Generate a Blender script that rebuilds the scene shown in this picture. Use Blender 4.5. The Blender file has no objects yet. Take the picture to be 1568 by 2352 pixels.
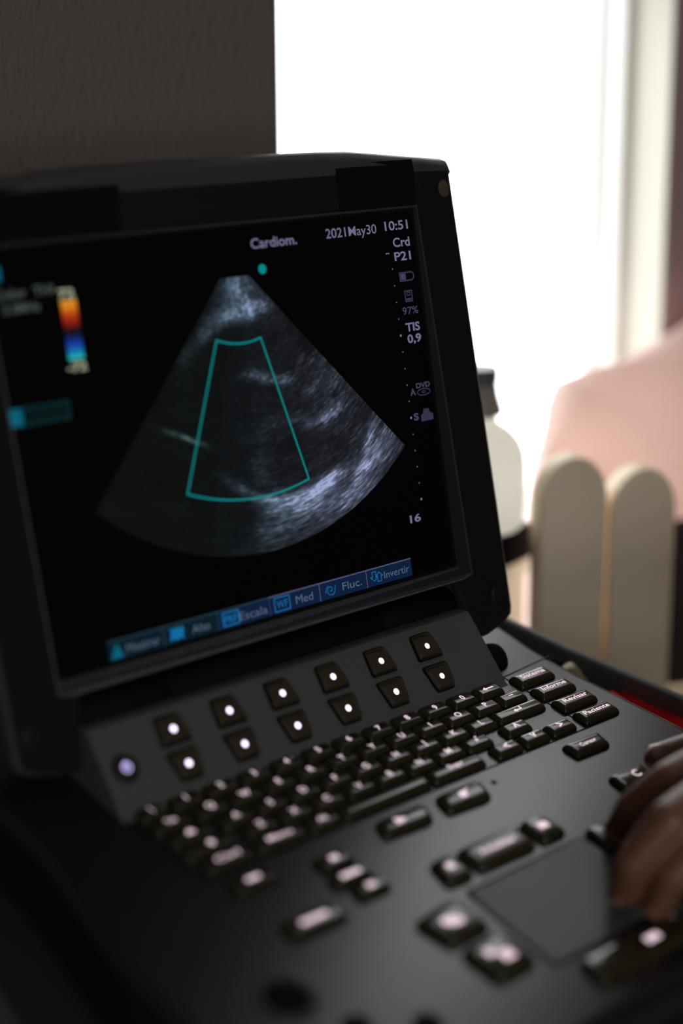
import bpy, bmesh, math, random
import numpy as np
from mathutils import Vector, Matrix
random.seed(7)
SC = bpy.context.scene
COL = SC.collection

# ------------------------------------------------------------------ camera
CAM = Vector((-0.44823, -0.74228, 1.28197))
R0 = Vector((0.7482172, -0.6634241, -0.0062810))     # image right
R1 = Vector((-0.1836950, -0.1980578, -0.9628236))    # image down
R2 = Vector((0.6375164, 0.7215550, -0.2700579))      # view direction
cam_data = bpy.data.cameras.new('camera')
cam = bpy.data.objects.new('camera', cam_data)
COL.objects.link(cam)
m = Matrix.Identity(4)
for i in range(3):
    m[i][0] = R0[i]; m[i][1] = -R1[i]; m[i][2] = -R2[i]; m[i][3] = CAM[i]
cam.matrix_world = m
cam_data.sensor_fit = 'VERTICAL'
cam_data.sensor_height = 36.0
cam_data.lens = 3905.8 / 2352 * 36.0
cam_data.clip_start = 0.02
cam_data.dof.use_dof = True
cam_data.dof.focus_distance = 1.062
cam_data.dof.aperture_fstop = 1.8
SC.camera = cam

# ------------------------------------------------------------------ light
SKY = 4.4
w = bpy.data.worlds.new('overcast_sky')
SC.world = w
w.use_nodes = True
w.node_tree.nodes['Background'].inputs[0].default_value = (0.965, 0.972, 1.0, 1)
w.node_tree.nodes['Background'].inputs[1].default_value = SKY
WY = 0.25                     # room face of the back wall
DW = WY - 0.24
WX0 = 0.361 + 0.817 * DW      # left edge of the window opening
WX1 = 0.817 + 1.30 * DW       # right edge
WZ0, WZ1 = 0.62, 1.362
UW = (0.72, 1.20, 1.378, 2.30)   # unseen upper window added for the deck reflections, back wall: x0 x1 z0 z1
W2 = (-1.65, -0.15, 0.90, 2.20)   # unseen window added behind the camera for soft fill, front wall: x0 x1 z0 z1
def portal(name, sx, sy, loc, rot):
    pl = bpy.data.lights.new(name, 'AREA'); pl.shape = 'RECTANGLE'; pl.size = sx; pl.size_y = sy
    pl.cycles.is_portal = True
    po = bpy.data.objects.new(name, pl); COL.objects.link(po); po.location = loc; po.rotation_euler = rot
portal('window_daylight', WX1 - WX0, WZ1 - WZ0, ((WX0 + WX1) / 2, WY + 0.10, (WZ0 + WZ1) / 2), (math.radians(-90), 0, 0))
portal('unseen_upper_portal', UW[1] - UW[0], UW[3] - UW[2], ((UW[0] + UW[1]) / 2, WY + 0.10, (UW[2] + UW[3]) / 2), (math.radians(-90), 0, 0))
portal('added_fill_portal', W2[1] - W2[0], W2[3] - W2[2], ((W2[0] + W2[1]) / 2, -2.82, (W2[2] + W2[3]) / 2), (math.radians(90), 0, 0))

vs = SC.view_settings
vs.view_transform = 'Standard'
vs.look = 'None'
vs.gamma = 1.0
vs.use_curve_mapping = False
vs.exposure = 0.0
SC.cycles.use_denoising = True
SC.cycles.max_bounces = 12
SC.cycles.diffuse_bounces = 6
SC.cycles.transparent_max_bounces = 12
SC.cycles.sample_clamp_indirect = 6.0
SC.cycles.caustics_reflective = False
SC.cycles.caustics_refractive = False

# ------------------------------------------------------------------ materials
def lin(c):
    c = c / 255.0
    return c / 12.92 if c <= 0.04045 else ((c + 0.055) / 1.055) ** 2.4
def rgb(r, g, b): return (lin(r), lin(g), lin(b), 1)

def mat(name, col, rough=0.5, spec=0.5, metal=0.0, coat=0.0, bump=0.0, bscale=900.0, var=0.0, vscale=20.0, sheen=0.0):
    mt = bpy.data.materials.new(name); mt.use_nodes = True
    nt = mt.node_tree; b = nt.nodes['Principled BSDF']
    if len(col) == 3: col = (*col, 1)
    b.inputs['Base Color'].default_value = col
    b.inputs['Roughness'].default_value = rough
    b.inputs['Specular IOR Level'].default_value = spec
    b.inputs['Metallic'].default_value = metal
    b.inputs['Coat Weight'].default_value = coat
    b.inputs['Sheen Weight'].default_value = sheen
    tc = nt.nodes.new('ShaderNodeTexCoord')
    if bump > 0:
        n = nt.nodes.new('ShaderNodeTexNoise'); n.inputs['Scale'].default_value = bscale; n.inputs['Detail'].default_value = 3
        bp = nt.nodes.new('ShaderNodeBump'); bp.inputs['Strength'].default_value = bump; bp.inputs['Distance'].default_value = 0.001
        nt.links.new(tc.outputs['Object'], n.inputs['Vector'])
        nt.links.new(n.outputs['Fac'], bp.inputs['Height'])
        nt.links.new(bp.outputs['Normal'], b.inputs['Normal'])
    if var > 0:
        n = nt.nodes.new('ShaderNodeTexNoise'); n.inputs['Scale'].default_value = vscale; n.inputs['Detail'].default_value = 4
        r = nt.nodes.new('ShaderNodeMapRange')
        r.inputs['To Min'].default_value = 1 - var; r.inputs['To Max'].default_value = 1 + var
        mx = nt.nodes.new('ShaderNodeVectorMath'); mx.operation = 'SCALE'
        mx.inputs[0].default_value = col[:3]
        nt.links.new(tc.outputs['Object'], n.inputs['Vector'])
        nt.links.new(n.outputs['Fac'], r.inputs['Value'])
        nt.links.new(r.outputs['Result'], mx.inputs['Scale'])
        nt.links.new(mx.outputs['Vector'], b.inputs['Base Color'])
    return mt

def emit(name, col, s=1.0, base=(0.01, 0.01, 0.01, 1)):
    mt = bpy.data.materials.new(name); mt.use_nodes = True
    b = mt.node_tree.nodes['Principled BSDF']
    b.inputs['Base Color'].default_value = base
    b.inputs['Roughness'].default_value = 0.5
    b.inputs['Specular IOR Level'].default_value = 0.1
    b.inputs['Emission Color'].default_value = col if len(col) == 4 else (*col, 1)
    b.inputs['Emission Strength'].default_value = s
    return mt

M = {}
M['lid'] = mat('charcoal_plastic', (0.052, 0.050, 0.050), 0.45, 0.25, bump=0.04, bscale=2500, var=0.08, vscale=30)  # housing tone raised for the light its top band catches
M['lidface'] = mat('black_bezel_plastic', (0.006, 0.0055, 0.0055), 0.55, 0.3, bump=0.1, bscale=2500)
M['blackout'] = mat('matt_blackout', (0.003, 0.003, 0.0035), 0.8, 0.15)
M['deck'] = mat('dark_grey_satin_paint', (0.012, 0.012, 0.0135), 0.25, 0.6, bump=0.015, bscale=2200, var=0.06, vscale=25)
M['panel'] = mat('soft_key_panel_plastic', (0.092, 0.091, 0.089), 0.6, 0.25, bump=0.08, bscale=2200, var=0.05, vscale=25)
M['key'] = mat('dark_olive_rubber_key', (0.030, 0.025, 0.009), 0.15, 0.5)
M['softkey'] = mat('dark_brown_soft_key', (0.045, 0.033, 0.018), 0.55, 0.25)
M['black'] = mat('black_plastic', (0.004, 0.004, 0.0045), 0.7, 0.12)
M['seam'] = mat('shadow_gap_black', (0.004, 0.003, 0.003), 0.6, 0.3)
M['pad'] = mat('touch_pad_matt_grey', (0.060, 0.061, 0.058), 0.33, 0.5, bump=0.15, bscale=3000)
M['legend'] = emit('key_backlight', (0.82, 0.62, 0.70), 1.2)
M['legend_small'] = emit('key_print_dim', (0.35, 0.33, 0.36), 0.35, base=(0.3, 0.3, 0.3, 1))
M['dot'] = emit('indicator_lamp', (0.86, 0.74, 1.0), 3.0)
M['power'] = emit('power_ring_lamp', (0.55, 0.46, 0.92), 1.5)
M['screen'] = mat('lcd_glass', (0.0028, 0.0026, 0.0034), 0.35, 0.12)
M['glassedge'] = mat('screen_surround', (0.003, 0.003, 0.0035), 0.4, 0.35)
M['badge'] = mat('rubber_bumper_brown', (0.085, 0.062, 0.036), 0.6, 0.3)
M['wall'] = mat('painted_plaster', rgb(120, 109, 102), 0.85, 0.2, var=0.05, vscale=6)
M['white'] = mat('white_paint', (0.84, 0.83, 0.79), 0.45, 0.5)
M['cream'] = mat('cream_window_paint', (0.66, 0.64, 0.54), 0.5, 0.4)
M['slat'] = mat('cream_painted_wood', (0.92, 0.76, 0.54), 0.5, 0.4, var=0.06, vscale=15)
M['floor'] = mat('grey_floor_tiles', (0.22, 0.20, 0.18), 0.5, 0.4, var=0.1, vscale=5)
M['ceiling'] = mat('white_ceiling', (0.6, 0.6, 0.58), 0.9, 0.2)
M['tray'] = mat('trolley_dark_grey', (0.022, 0.022, 0.023), 0.5, 0.5, bump=0.1, bscale=1500)
M['bezel'] = mat('dark_bezel_plastic', (0.012, 0.011, 0.0105), 0.5, 0.10, bump=0.04, bscale=2500)
M['lip'] = mat('lit_lip_plastic', (0.10, 0.095, 0.09), 0.5, 0.4)  # lighter grey paints in the light on the lower ledge
M['mauve'] = mat('mauve_wall_paint', rgb(176, 148, 148), 0.85, 0.2)
M['railgrey'] = mat('rail_dark_grey', (0.070, 0.071, 0.071), 0.35, 0.5)
M['metal'] = mat('brushed_metal', (0.3, 0.3, 0.31), 0.35, 0.5, metal=0.9)
M['red'] = mat('red_fabric', (0.60, 0.012, 0.012), 0.8, 0.2, var=0.15, vscale=60)
M['brass'] = mat('olive_gold_plastic', (0.22, 0.17, 0.06), 0.4, 0.5)
M['cap'] = mat('grey_pump_plastic', (0.10, 0.09, 0.095), 0.4, 0.5)
M['collar'] = mat('beige_pump_collar', (0.30, 0.26, 0.22), 0.45, 0.5)
M['skin'] = mat('brown_skin', (0.19, 0.078, 0.045), 0.42, 0.5, bump=0.25, bscale=700, var=0.12, vscale=45)
M['nail'] = mat('finger_nail', (0.28, 0.14, 0.10), 0.3, 0.5)
M['sleeve'] = mat('dark_red_sleeve', (0.10, 0.012, 0.015), 0.85, 0.2)

def cloth(name, col, tl):
    mt = bpy.data.materials.new(name); mt.use_nodes = True
    nt = mt.node_tree
    d = nt.nodes['Principled BSDF']; d.inputs['Base Color'].default_value = col; d.inputs['Roughness'].default_value = 0.9
    d.inputs['Specular IOR Level'].default_value = 0.1
    t = nt.nodes.new('ShaderNodeBsdfTranslucent'); t.inputs['Color'].default_value = col
    mx = nt.nodes.new('ShaderNodeMixShader'); mx.inputs[0].default_value = tl
    nt.links.new(d.outputs[0], mx.inputs[1]); nt.links.new(t.outputs[0], mx.inputs[2])
    nt.links.new(mx.outputs[0], nt.nodes['Material Output'].inputs['Surface'])
    return mt
M['pink'] = cloth('pale_pink_fabric', (0.90, 0.73, 0.67, 1), 0.45)
M['bottle'] = cloth('translucent_white_plastic', (0.92, 0.90, 0.83, 1), 0.75)

# stucco for the near wall
mt = M['wall']; nt = mt.node_tree; bs = nt.nodes['Principled BSDF']
tc = nt.nodes.new('ShaderNodeTexCoord')
mp = nt.nodes.new('ShaderNodeMapping'); mp.inputs['Scale'].default_value = (1, 1, 0.45)
n1 = nt.nodes.new('ShaderNodeTexNoise'); n1.inputs['Scale'].default_value = 210; n1.inputs['Detail'].default_value = 4
rp = nt.nodes.new('ShaderNodeValToRGB'); rp.color_ramp.elements[0].position = 0.30; rp.color_ramp.elements[1].position = 0.62
bp = nt.nodes.new('ShaderNodeBump'); bp.inputs['Strength'].default_value = 0.8; bp.inputs['Distance'].default_value = 0.002
nt.links.new(tc.outputs['Object'], mp.inputs['Vector']); nt.links.new(mp.outputs[0], n1.inputs['Vector'])
nt.links.new(n1.outputs['Fac'], rp.inputs[0]); nt.links.new(rp.outputs[0], bp.inputs['Height'])
nt.links.new(bp.outputs['Normal'], bs.inputs['Normal'])

# window glass that lets light straight through with a faint reflection
gm = bpy.data.materials.new('window_glass'); gm.use_nodes = True
nt = gm.node_tree; nt.nodes.clear()
out = nt.nodes.new('ShaderNodeOutputMaterial'); tr = nt.nodes.new('ShaderNodeBsdfTransparent'); gl = nt.nodes.new('ShaderNodeBsdfGlossy')
gl.inputs['Roughness'].default_value = 0.02; tr.inputs['Color'].default_value = (0.985, 0.99, 0.99, 1)
lw_ = nt.nodes.new('ShaderNodeLayerWeight'); pw_ = nt.nodes.new('ShaderNodeMath'); pw_.operation = 'POWER'; pw_.inputs[1].default_value = 5
nt.links.new(lw_.outputs['Facing'], pw_.inputs[0])
fr = nt.nodes.new('ShaderNodeMath'); fr.operation = 'MULTIPLY_ADD'; fr.inputs[1].default_value = 0.9; fr.inputs[2].default_value = 0.04
nt.links.new(pw_.outputs[0], fr.inputs[0]); mx = nt.nodes.new('ShaderNodeMixShader')
nt.links.new(fr.outputs[0], mx.inputs[0]); nt.links.new(tr.outputs[0], mx.inputs[1]); nt.links.new(gl.outputs[0], mx.inputs[2])
nt.links.new(mx.outputs[0], out.inputs['Surface'])
M['glass'] = gm

# ------------------------------------------------------------------ helpers
def link_mesh(name, me, material, parent=None, smooth=False):
    o = bpy.data.objects.new(name, me); COL.objects.link(o)
    if material is not None:
        me.materials.clear(); me.materials.append(material)
    if smooth:
        for p in me.polygons: p.use_smooth = True
    if parent is not None: o.parent = parent
    return o
def bm_obj(name, bm, material, parent=None, smooth=False):
    bmesh.ops.recalc_face_normals(bm, faces=bm.faces)
    me = bpy.data.meshes.new(name); bm.to_mesh(me); bm.free()
    return link_mesh(name, me, material, parent, smooth)
def tag(o, label, cat, group=None):
    o['label'] = label; o['category'] = cat
    if group: o['group'] = group
    return o
def struct(o): o['kind'] = 'structure'; return o
def add_box(bm, a, b, f=lambda p: p):
    v = [bm.verts.new(f((x, y, z))) for x in (a[0], b[0]) for y in (a[1], b[1]) for z in (a[2], b[2])]
    for q in ((0, 1, 3, 2), (4, 6, 7, 5), (0, 4, 5, 1), (2, 3, 7, 6), (0, 2, 6, 4), (1, 5, 7, 3)):
        bm.faces.new([v[i] for i in q])
def loops(bm, ls, cap0=True, cap1=True, closed=True):
    vs_ = [[bm.verts.new(p) for p in l] for l in ls]
    n = len(vs_[0])
    for a, b in zip(vs_, vs_[1:]):
        for i in range(n if closed else n - 1):
            j = (i + 1) % n
            bm.faces.new((a[i], a[j], b[j], b[i]))
    if cap0: bm.faces.new(vs_[0])
    if cap1: bm.faces.new(vs_[-1])
    return vs_
def empty(name, loc, rot=(0, 0, 0)):
    o = bpy.data.objects.new(name, None); COL.objects.link(o)
    o.location = loc; o.rotation_euler = rot; o.empty_display_size = 0.05
    return o
def bevel(o, wd, seg=3):
    md = o.modifiers.new('bevel', 'BEVEL'); md.width = wd; md.segments = seg; md.limit_method = 'ANGLE'
    md.angle_limit = math.radians(35)
    for p in o.data.polygons: p.use_smooth = True
    return o
def inset_poly(P, d):
    n = len(P); A = sum(P[i][0] * P[(i + 1) % n][1] - P[(i + 1) % n][0] * P[i][1] for i in range(n))
    s = 1 if A > 0 else -1; E = []
    for i in range(n):
        x0, y0 = P[i]; x1, y1 = P[(i + 1) % n]; L = math.hypot(x1 - x0, y1 - y0)
        nx, ny = -(y1 - y0) / L * s, (x1 - x0) / L * s
        E.append((x0 + nx * d, y0 + ny * d, (x1 - x0) / L, (y1 - y0) / L))
    R = []
    for i in range(n):
        ax, ay, adx, ady = E[i - 1]; bx, by, bdx, bdy = E[i]
        den = adx * bdy - ady * bdx
        if abs(den) < 1e-6: R.append((bx, by)); continue
        t = ((bx - ax) * bdy - (by - ay) * bdx) / den
        R.append((ax + adx * t, ay + ady * t))
    return R
def round_poly(P, r, seg=4):
    n = len(P); out_ = []
    for i in range(n):
        p = Vector(P[i]); a = Vector(P[i - 1]) - p; b = Vector(P[(i + 1) % n]) - p
        rr = min(r, a.length * 0.45, b.length * 0.45)
        a.normalize(); b.normalize()
        p0 = p + a * rr; p1 = p + b * rr
        for k in range(seg + 1):
            t = k / seg
            q = p0 * (1 - t) ** 2 + p * 2 * t * (1 - t) + p1 * t * t
            out_.append((q.x, q.y))
    return out_
def rect(cx, cy, wd, dp): return [(cx - wd / 2, cy - dp / 2), (cx + wd / 2, cy - dp / 2), (cx + wd / 2, cy + dp / 2), (cx - wd / 2, cy + dp / 2)]
def cyl_loops(c, prof, n=32, ax=2):
    ls = []
    for r, h in prof:
        l = []
        for i in range(n):
            a = 2 * math.pi * i / n; p = [0, 0, 0]
            p[ax] = c[ax] + h; p[(ax + 1) % 3] = c[(ax + 1) % 3] + r * math.cos(a); p[(ax + 2) % 3] = c[(ax + 2) % 3] + r * math.sin(a)
            l.append(tuple(p))
        ls.append(l)
    return ls

# text as flat mesh, in local xy, origin left-baseline unless centred
def text_mesh(s, cap, bold=0.0, align='LEFT', width=None):
    cu = bpy.data.curves.new('lettering', 'FONT'); cu.body = s
    cu.size = cap / 0.73; cu.align_x = align; cu.offset = bold; cu.resolution_u = 4
    o = bpy.data.objects.new('lettering', cu); COL.objects.link(o)
    dg = bpy.context.evaluated_depsgraph_get(); dg.update()
    me = bpy.data.meshes.new_from_object(o.evaluated_get(dg))
    bpy.data.objects.remove(o); bpy.data.curves.remove(cu)
    if width:
        xs = [v.co.x for v in me.vertices]; k = width / (max(xs) - min(xs)); x0 = min(xs) if align == 'LEFT' else 0
        for v in me.vertices: v.co.x = (v.co.x - x0) * k
    return me
def map_mesh(me, f):
    for v in me.vertices: v.co = f(v.co.x, v.co.y, v.co.z)
    return me

# ------------------------------------------------------------------ room
ROOM = (-1.9, 1.50, -2.7, 2.55)   # x0 x1 y0 height
def wall_box(name, a, b, material=None):
    bm = bmesh.new(); add_box(bm, a, b); return struct(bm_obj(name, bm, material or M['wall']))
x0, x1, y0, H = ROOM
wall_box('floor', (x0 - .1, y0 - .1, -0.1), (x1 + .1, WY + .3, 0), M['floor'])
wall_box('ceiling', (x0 - .1, y0 - .1, H), (x1 + .1, WY + .3, H + .1), M['ceiling'])
wall_box('wall_left', (x0 - .1, y0, 0), (x0, WY, H))
wall_box('wall_right', (x1, y0, 0), (x1 + .1, WY, H))
bm = bmesh.new()
add_box(bm, (x0, y0 - .1, 0), (W2[0], y0, H)); add_box(bm, (W2[1], y0 - .1, 0), (x1, y0, H))
add_box(bm, (W2[0], y0 - .1, 0), (W2[1], y0, W2[2])); add_box(bm, (W2[0], y0 - .1, W2[3]), (W2[1], y0, H))
struct(bm_obj('wall_front', bm, M['wall']))
bm = bmesh.new()
T = 0.082
add_box(bm, (x0 - .1, WY, 0), (WX0, WY + T, H))
add_box(bm, (UW[0], WY, UW[3]), (UW[1], WY + T, H))
add_box(bm, (WX0, WY, 0), (WX1, WY + T, WZ0))
add_box(bm, (WX0, WY, WZ1), (UW[0], WY + T, H))
add_box(bm, (UW[0], WY, WZ1), (WX1, WY + T, UW[2]))
struct(bm_obj('wall_back', bm, M['wall']))
bm = bmesh.new()
add_box(bm, (WX1, WY, 0), (x1 + .1, WY + T, UW[2]))
add_box(bm, (UW[1], WY, UW[2]), (x1 + .1, WY + T, H))
struct(bm_obj('wall_back_right', bm, M['mauve']))
# window: cream lining, stepped inner frame, glass
win = struct(empty('window_1', ((WX0 + WX1) / 2, WY + 0.06, WZ0)))
ox, oy, oz = win.location
def WL(p): return (p[0] - ox, p[1] - oy, p[2] - oz)
bm = bmesh.new()
add_box(bm, (WX1 - 0.004, WY - 0.003, WZ0), (WX1 + 0.0005, WY + 0.045, WZ1), WL)
add_box(bm, (WX0, WY + 0.02, WZ1 - 0.012), (WX1 - 0.004, WY + 0.045, WZ1), WL)
add_box(bm, (WX0, WY + 0.01, WZ0), (WX1 - 0.004, WY + 0.045, WZ0 + 0.012), WL)
bm_obj('window_lining', bm, M['cream'], win)
bm = bmesh.new()
for d, ya, yb in ((0.014, .043, .070), (0.019, .070, .080)):
    add_box(bm, (WX1 - d, WY + ya, WZ0 + d), (WX1, WY + yb, WZ1 - d), WL)
    add_box(bm, (WX0, WY + ya, WZ1 - d), (WX1, WY + yb, WZ1), WL)
    add_box(bm, (WX0, WY + ya, WZ0), (WX1, WY + yb, WZ0 + d), WL)
bm_obj('window_frame', bm, M['white'], win)
bm = bmesh.new()
add_box(bm, (WX0, WY + 0.068, WZ0 + .02), (WX1 - .02, WY + 0.072, WZ1 - .02), WL)
bm_obj('window_pane', bm, M['glass'], win)

win3 = struct(empty('unseen_upper_window', ((UW[0] + UW[1]) / 2, WY + .04, UW[2])))  # out of view, put in so the deck has a bright reflection
def WR3(p): return (p[0] - win3.location.x, p[1] - win3.location.y, p[2] - win3.location.z)
bm = bmesh.new()
for a_, b_ in (((UW[0], UW[2]), (UW[0] + .03, UW[3])), ((UW[1] - .03, UW[2]), (UW[1], UW[3])), ((UW[0] + .03, UW[2]), (UW[1] - .03, UW[2] + .03)), ((UW[0] + .03, UW[3] - .03), (UW[1] - .03, UW[3]))):
    add_box(bm, (a_[0], WY + .03, a_[1]), (b_[0], WY + .075, b_[1]), WR3)
bm_obj('window_frame', bm, M['white'], win3)
bm = bmesh.new(); add_box(bm, (UW[0] + .03, WY + .05, UW[2] + .03), (UW[1] - .03, WY + .054, UW[3] - .03), WR3)
bm_obj('window_pane', bm, M['glass'], win3)
win2 = struct(empty('added_fill_window', ((W2[0] + W2[1]) / 2, y0 - .05, W2[2])))  # extra window, never in view, added as room fill
def WR2(p): return (p[0] - win2.location.x, p[1] - win2.location.y, p[2] - win2.location.z)
bm = bmesh.new()
for a_, b_ in (((W2[0], W2[2]), (W2[0] + .05, W2[3])), ((W2[1] - .05, W2[2]), (W2[1], W2[3])), ((W2[0] + .05, W2[2]), (W2[1] - .05, W2[2] + .05)), ((W2[0] + .05, W2[3] - .05), (W2[1] - .05, W2[3]))):
    add_box(bm, (a_[0], y0 - .08, a_[1]), (b_[0], y0 - .03, b_[1]), WR2)
bm_obj('window_frame', bm, M['white'], win2)
bm = bmesh.new(); add_box(bm, (W2[0] + .05, y0 - .056, W2[2] + .05), (W2[1] - .05, y0 - .052, W2[3] - .05), WR2)
bm_obj('window_pane', bm, M['glass'], win2)

# ------------------------------------------------------------------ ultrasound machine frame of reference (millimetres)
TILT = math.radians(12.2)
LT = 0.3993
P0 = Vector((0, 0, 0.95))
RX = Matrix.Rotation(TILT, 3, 'X')
ORG = Vector((152, -140, -100))
def wl(x, y, z): return P0 + RX @ (Vector((x, y, z)) * 0.001)      # machine mm -> world
def L(x, y, z): return Vector(((x - ORG.x) * .001, (y - ORG.y) * .001, (z - ORG.z) * .001))
def Lp(p): return L(*p)
st, ct = math.sin(0.4), math.cos(0.4)
def S(u, v, b=0.0): return L(u, v * st + b * ct, v * ct - b * st)    # screen coords: right, up, back
US = empty('ultrasound_machine', wl(*ORG), (TILT, 0, 0))
tag(US, 'dark grey laptop-style ultrasound scanner, screen open, keys lit, on a trolley tray', 'ultrasound machine')

# base housing ---------------------------------------------------------
DZ = -52.0
half = [(353.5, 40), (353.5, -13), (351, -45), (354, -80), (359.5, -112), (366, -156), (368, -220), (362, -290), (338, -314)]
outl = [(x, y) for x, y in half] + [(304.8 - x, y) for x, y in reversed(half)]
outl = round_poly(outl, 10, 3)
def ring(d, z): 
    cx, cy = 152.4, -137
    # shrink by distance d towards the centre along both axes
    return [Lp((cx + (x - cx) * (1 - d / 205.0), cy + (y - cy) * (1 - d / 177.0), z)) for x, y in outl]
bm = bmesh.new()
loops(bm, [ring(6, -98), ring(1, -92), ring(0, -74), ring(0.6, -62), ring(1.4, -56.5), ring(3, -54.0), ring(5, DZ - .5), ring(8, DZ)])
bh = bm_obj('base_housing', bm, M['deck'], US, True)
for p in bh.data.polygons:
    if len(p.vertices) > 4: p.use_smooth = False

# raised soft key panel ------------------------------------------------
PA = Vector((0, -64.5, DZ)); PB = Vector((0, -27, -19.5))
pu = (PB - PA).normalized(); pn = Vector((1, 0, 0)).cross(pu)
A0 = Vector((0, -64, -48.5)); pu0 = (PB - A0).normalized()
def PN(x, s, h=0.0):   # along the panel, origin as measured at z=-48.5
    q = A0 + pu0 * s + Vector((1, 0, 0)).cross(pu0) * h
    return L(x, q.y, q.z)
prof = [(-69, DZ - 3), (-69, DZ + 0.2), (-65.5, DZ + 1.4), (-64, -48.5), (-28.5, -20.8), (-26, -19.5), (-23, -20), (-6, -26), (34, -44), (34, DZ - 3)]
bm = bmesh.new()
ls = []
for x, e in ((4.6, 1.2), (5.4, 0), (100, 0), (200, 0), (297.4, 0), (298.2, 1.2)):
    ls.append([L(x + (1.5 if e or x in (5.4, 297.4) else 0) * (0 if 50 < x < 250 else (-1 if x > 150 else 1)) * ((z - DZ) / 32.0 if z > DZ else 0), y, z - e * 0.5) for y, z in prof])
loops(bm, ls)
o = bm_obj('soft_key_panel', bm, M['panel'], US)

# hinge barrel
bm = bmesh.new()
loops(bm, [[L(x, -5 + r * math.cos(a), -24.5 + r * math.sin(a)) for a in [2 * math.pi * i / 28 for i in range(28)]]
           for x, r in ((10, 9), (11, 11.5), (70, 11.5), (70.4, 11.1), (70.8, 11.5), (234, 11.5), (234.4, 11.1), (234.8, 11.5), (297, 11.5), (298, 9))])
bm_obj('hinge_barrel', bm, M['black'], US, True)
for xa, xb in ((-6, 10), (298, 314)):
    bm = bmesh.new()
    loops(bm, [[L(x, -2 + r * math.cos(a), -31 + r * math.sin(a)) for a in [2 * math.pi * i / 28 for i in range(28)]]
               for x, r in ((xa, 13), (xa + 1.5, 15), (xb - 1.5, 15), (xb, 13))])
    bm_obj('hinge_knuckle', bm, M['black'], US, True)

bm = bmesh.new()
loops(bm, [[L(x, -41 + r * math.cos(a), -52.5 + r * math.sin(a)) for a in [2 * math.pi * i / 32 for i in range(32)]] for x, r in ((290, 11), (312, 11.5), (315.5, 10.6), (317.5, 8))])
bm_obj('dark_deck_stub', bm, M['black'], US, True)  # added black stub, stands in for a soft dark shade on the deck

# lid ------------------------------------------------------------------
# outer silhouette (u, v), anticlockwise from the bottom of the right leg; the rim stands forward of the glass, more at the bottom
def mir(l): return [(304.8 - u, v) for u, v in reversed(l)]
def bz(v): return -1.2 - 12.6 * max(0.0, min(1.0, (250 - v) / 300.0))
R_out = [(306, -49), (316, -48.6), (332, -44.5), (340.2, -40), (341.6, -35), (342.4, 30), (343, 120), (343.6, 200), (343.8, 250), (343.9, 258.6), (342.6, 260.4), (322, 262.4), (300, 264.6), (280, 266.8), (262, 268.6), (235, 269.7), (200, 270.2)]
NOT = [(1.5, -46), (4.5, -26), (8.0, -12.5), (14, -8.2), (24, -7.6)]
OUT = R_out + mir(R_out) + NOT + mir(NOT)
nb = len(OUT); NR_ = len(R_out)
def istop(v): return v > 258
def shrink(P, d):
    r = []
    for i, (u, v) in enumerate(P):
        k = max(-1, min(1, (u - 152.4) / 120.0))
        if i >= 2 * NR_: r.append((u, v + d * .6)); continue
        vv = v - d if v > 150 else (v + d * .5 if v < -30 else v)
        r.append((u - d * k, vv))
    return r
def face_ring():
    r = []
    for i, (u, v) in enumerate(OUT):
        if i >= 2 * NR_: r.append((u, v + .6, bz(v))); continue
        k = max(-1, min(1, (u - 152.4) / 120.0)); d = 3.0
        if v > 240: r.append((u - d * k, 254.2 - max(0, abs(u - 152.4) - 110) * .03 if v > 255 else 250.5, bz(252)))
        else: r.append((u - d * k, v + (d * .5 if v < -30 else 0), bz(v)))
    return r
front = face_ring()
bm = bmesh.new()
ls = [[S(u, v, b) for u, v, b in front],
      [S(u, v - (7 if v > 255 else 0), bz(v) + (1.4 if v < 255 else -.2)) for u, v in shrink(OUT, .8)],
      [S(u, v - (2.2 if v > 255 else 0), bz(v) + (3.4 if v < 255 else 2.6)) for u, v in OUT],
      [S(u, v, bz(v) + (8 if v < 255 else 7.5)) for u, v in OUT],
      [S(u, v, bz(v) + 8.6) for u, v in shrink(OUT, 1.0)], [S(u, v, bz(v) + 9.4) for u, v in shrink(OUT, 1.0)], [S(u, v, bz(v) + 10) for u, v in shrink(OUT, .2)],
      [S(u, v, bz(v) + 24) for u, v in shrink(OUT, 3)], [S(u, v, 22) for u, v in shrink(OUT, 14)]]
vv = [[bm.verts.new(p) for p in l] for l in ls]
for a, b in zip(vv, vv[1:]):
    for i in range(nb):
        j = (i + 1) % nb; bm.faces.new((a[i], a[j], b[j], b[i]))
bf = bm.faces.new(vv[-1])
bmesh.ops.triangulate(bm, faces=[bf])
lid = bm_obj('lid_housing', bm, M['lid'], US)
for p in lid.data.polygons: p.use_smooth = True
# bezel face with the screen opening, and the recess walls down to the glass
IN = [(-3.6, -6.0), (308.4, -6.0), (308.6, 231.0), (-3.8, 231.0)]
bm = bmesh.new()
vo = [bm.verts.new(S(u, v, b)) for u, v, b in front]
vi = []
for k in range(4):
    (ua, va), (ub, vb) = IN[k], IN[(k + 1) % 4]
    for t in range(8):
        u = ua + (ub - ua) * t / 8; v = va + (vb - va) * t / 8; vi.append((u, v))
vi_ = [bm.verts.new(S(u, v, bz(v))) for u, v in vi]
n_i = len(vi_)
eo = [bm.edges.new((vo[i], vo[(i + 1) % nb])) for i in range(nb)]
ei = [bm.edges.new((vi_[i], vi_[(i + 1) % n_i])) for i in range(n_i)]
bmesh.ops.triangle_fill(bm, use_beauty=True, use_dissolve=False, edges=eo + ei)
bm_obj('bezel', bm, M['bezel'], US)
bm = bmesh.new()
def rw(u, v): return (max(-3.0, min(307.8, u)), max(-1.6, min(229.6, v)))
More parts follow.
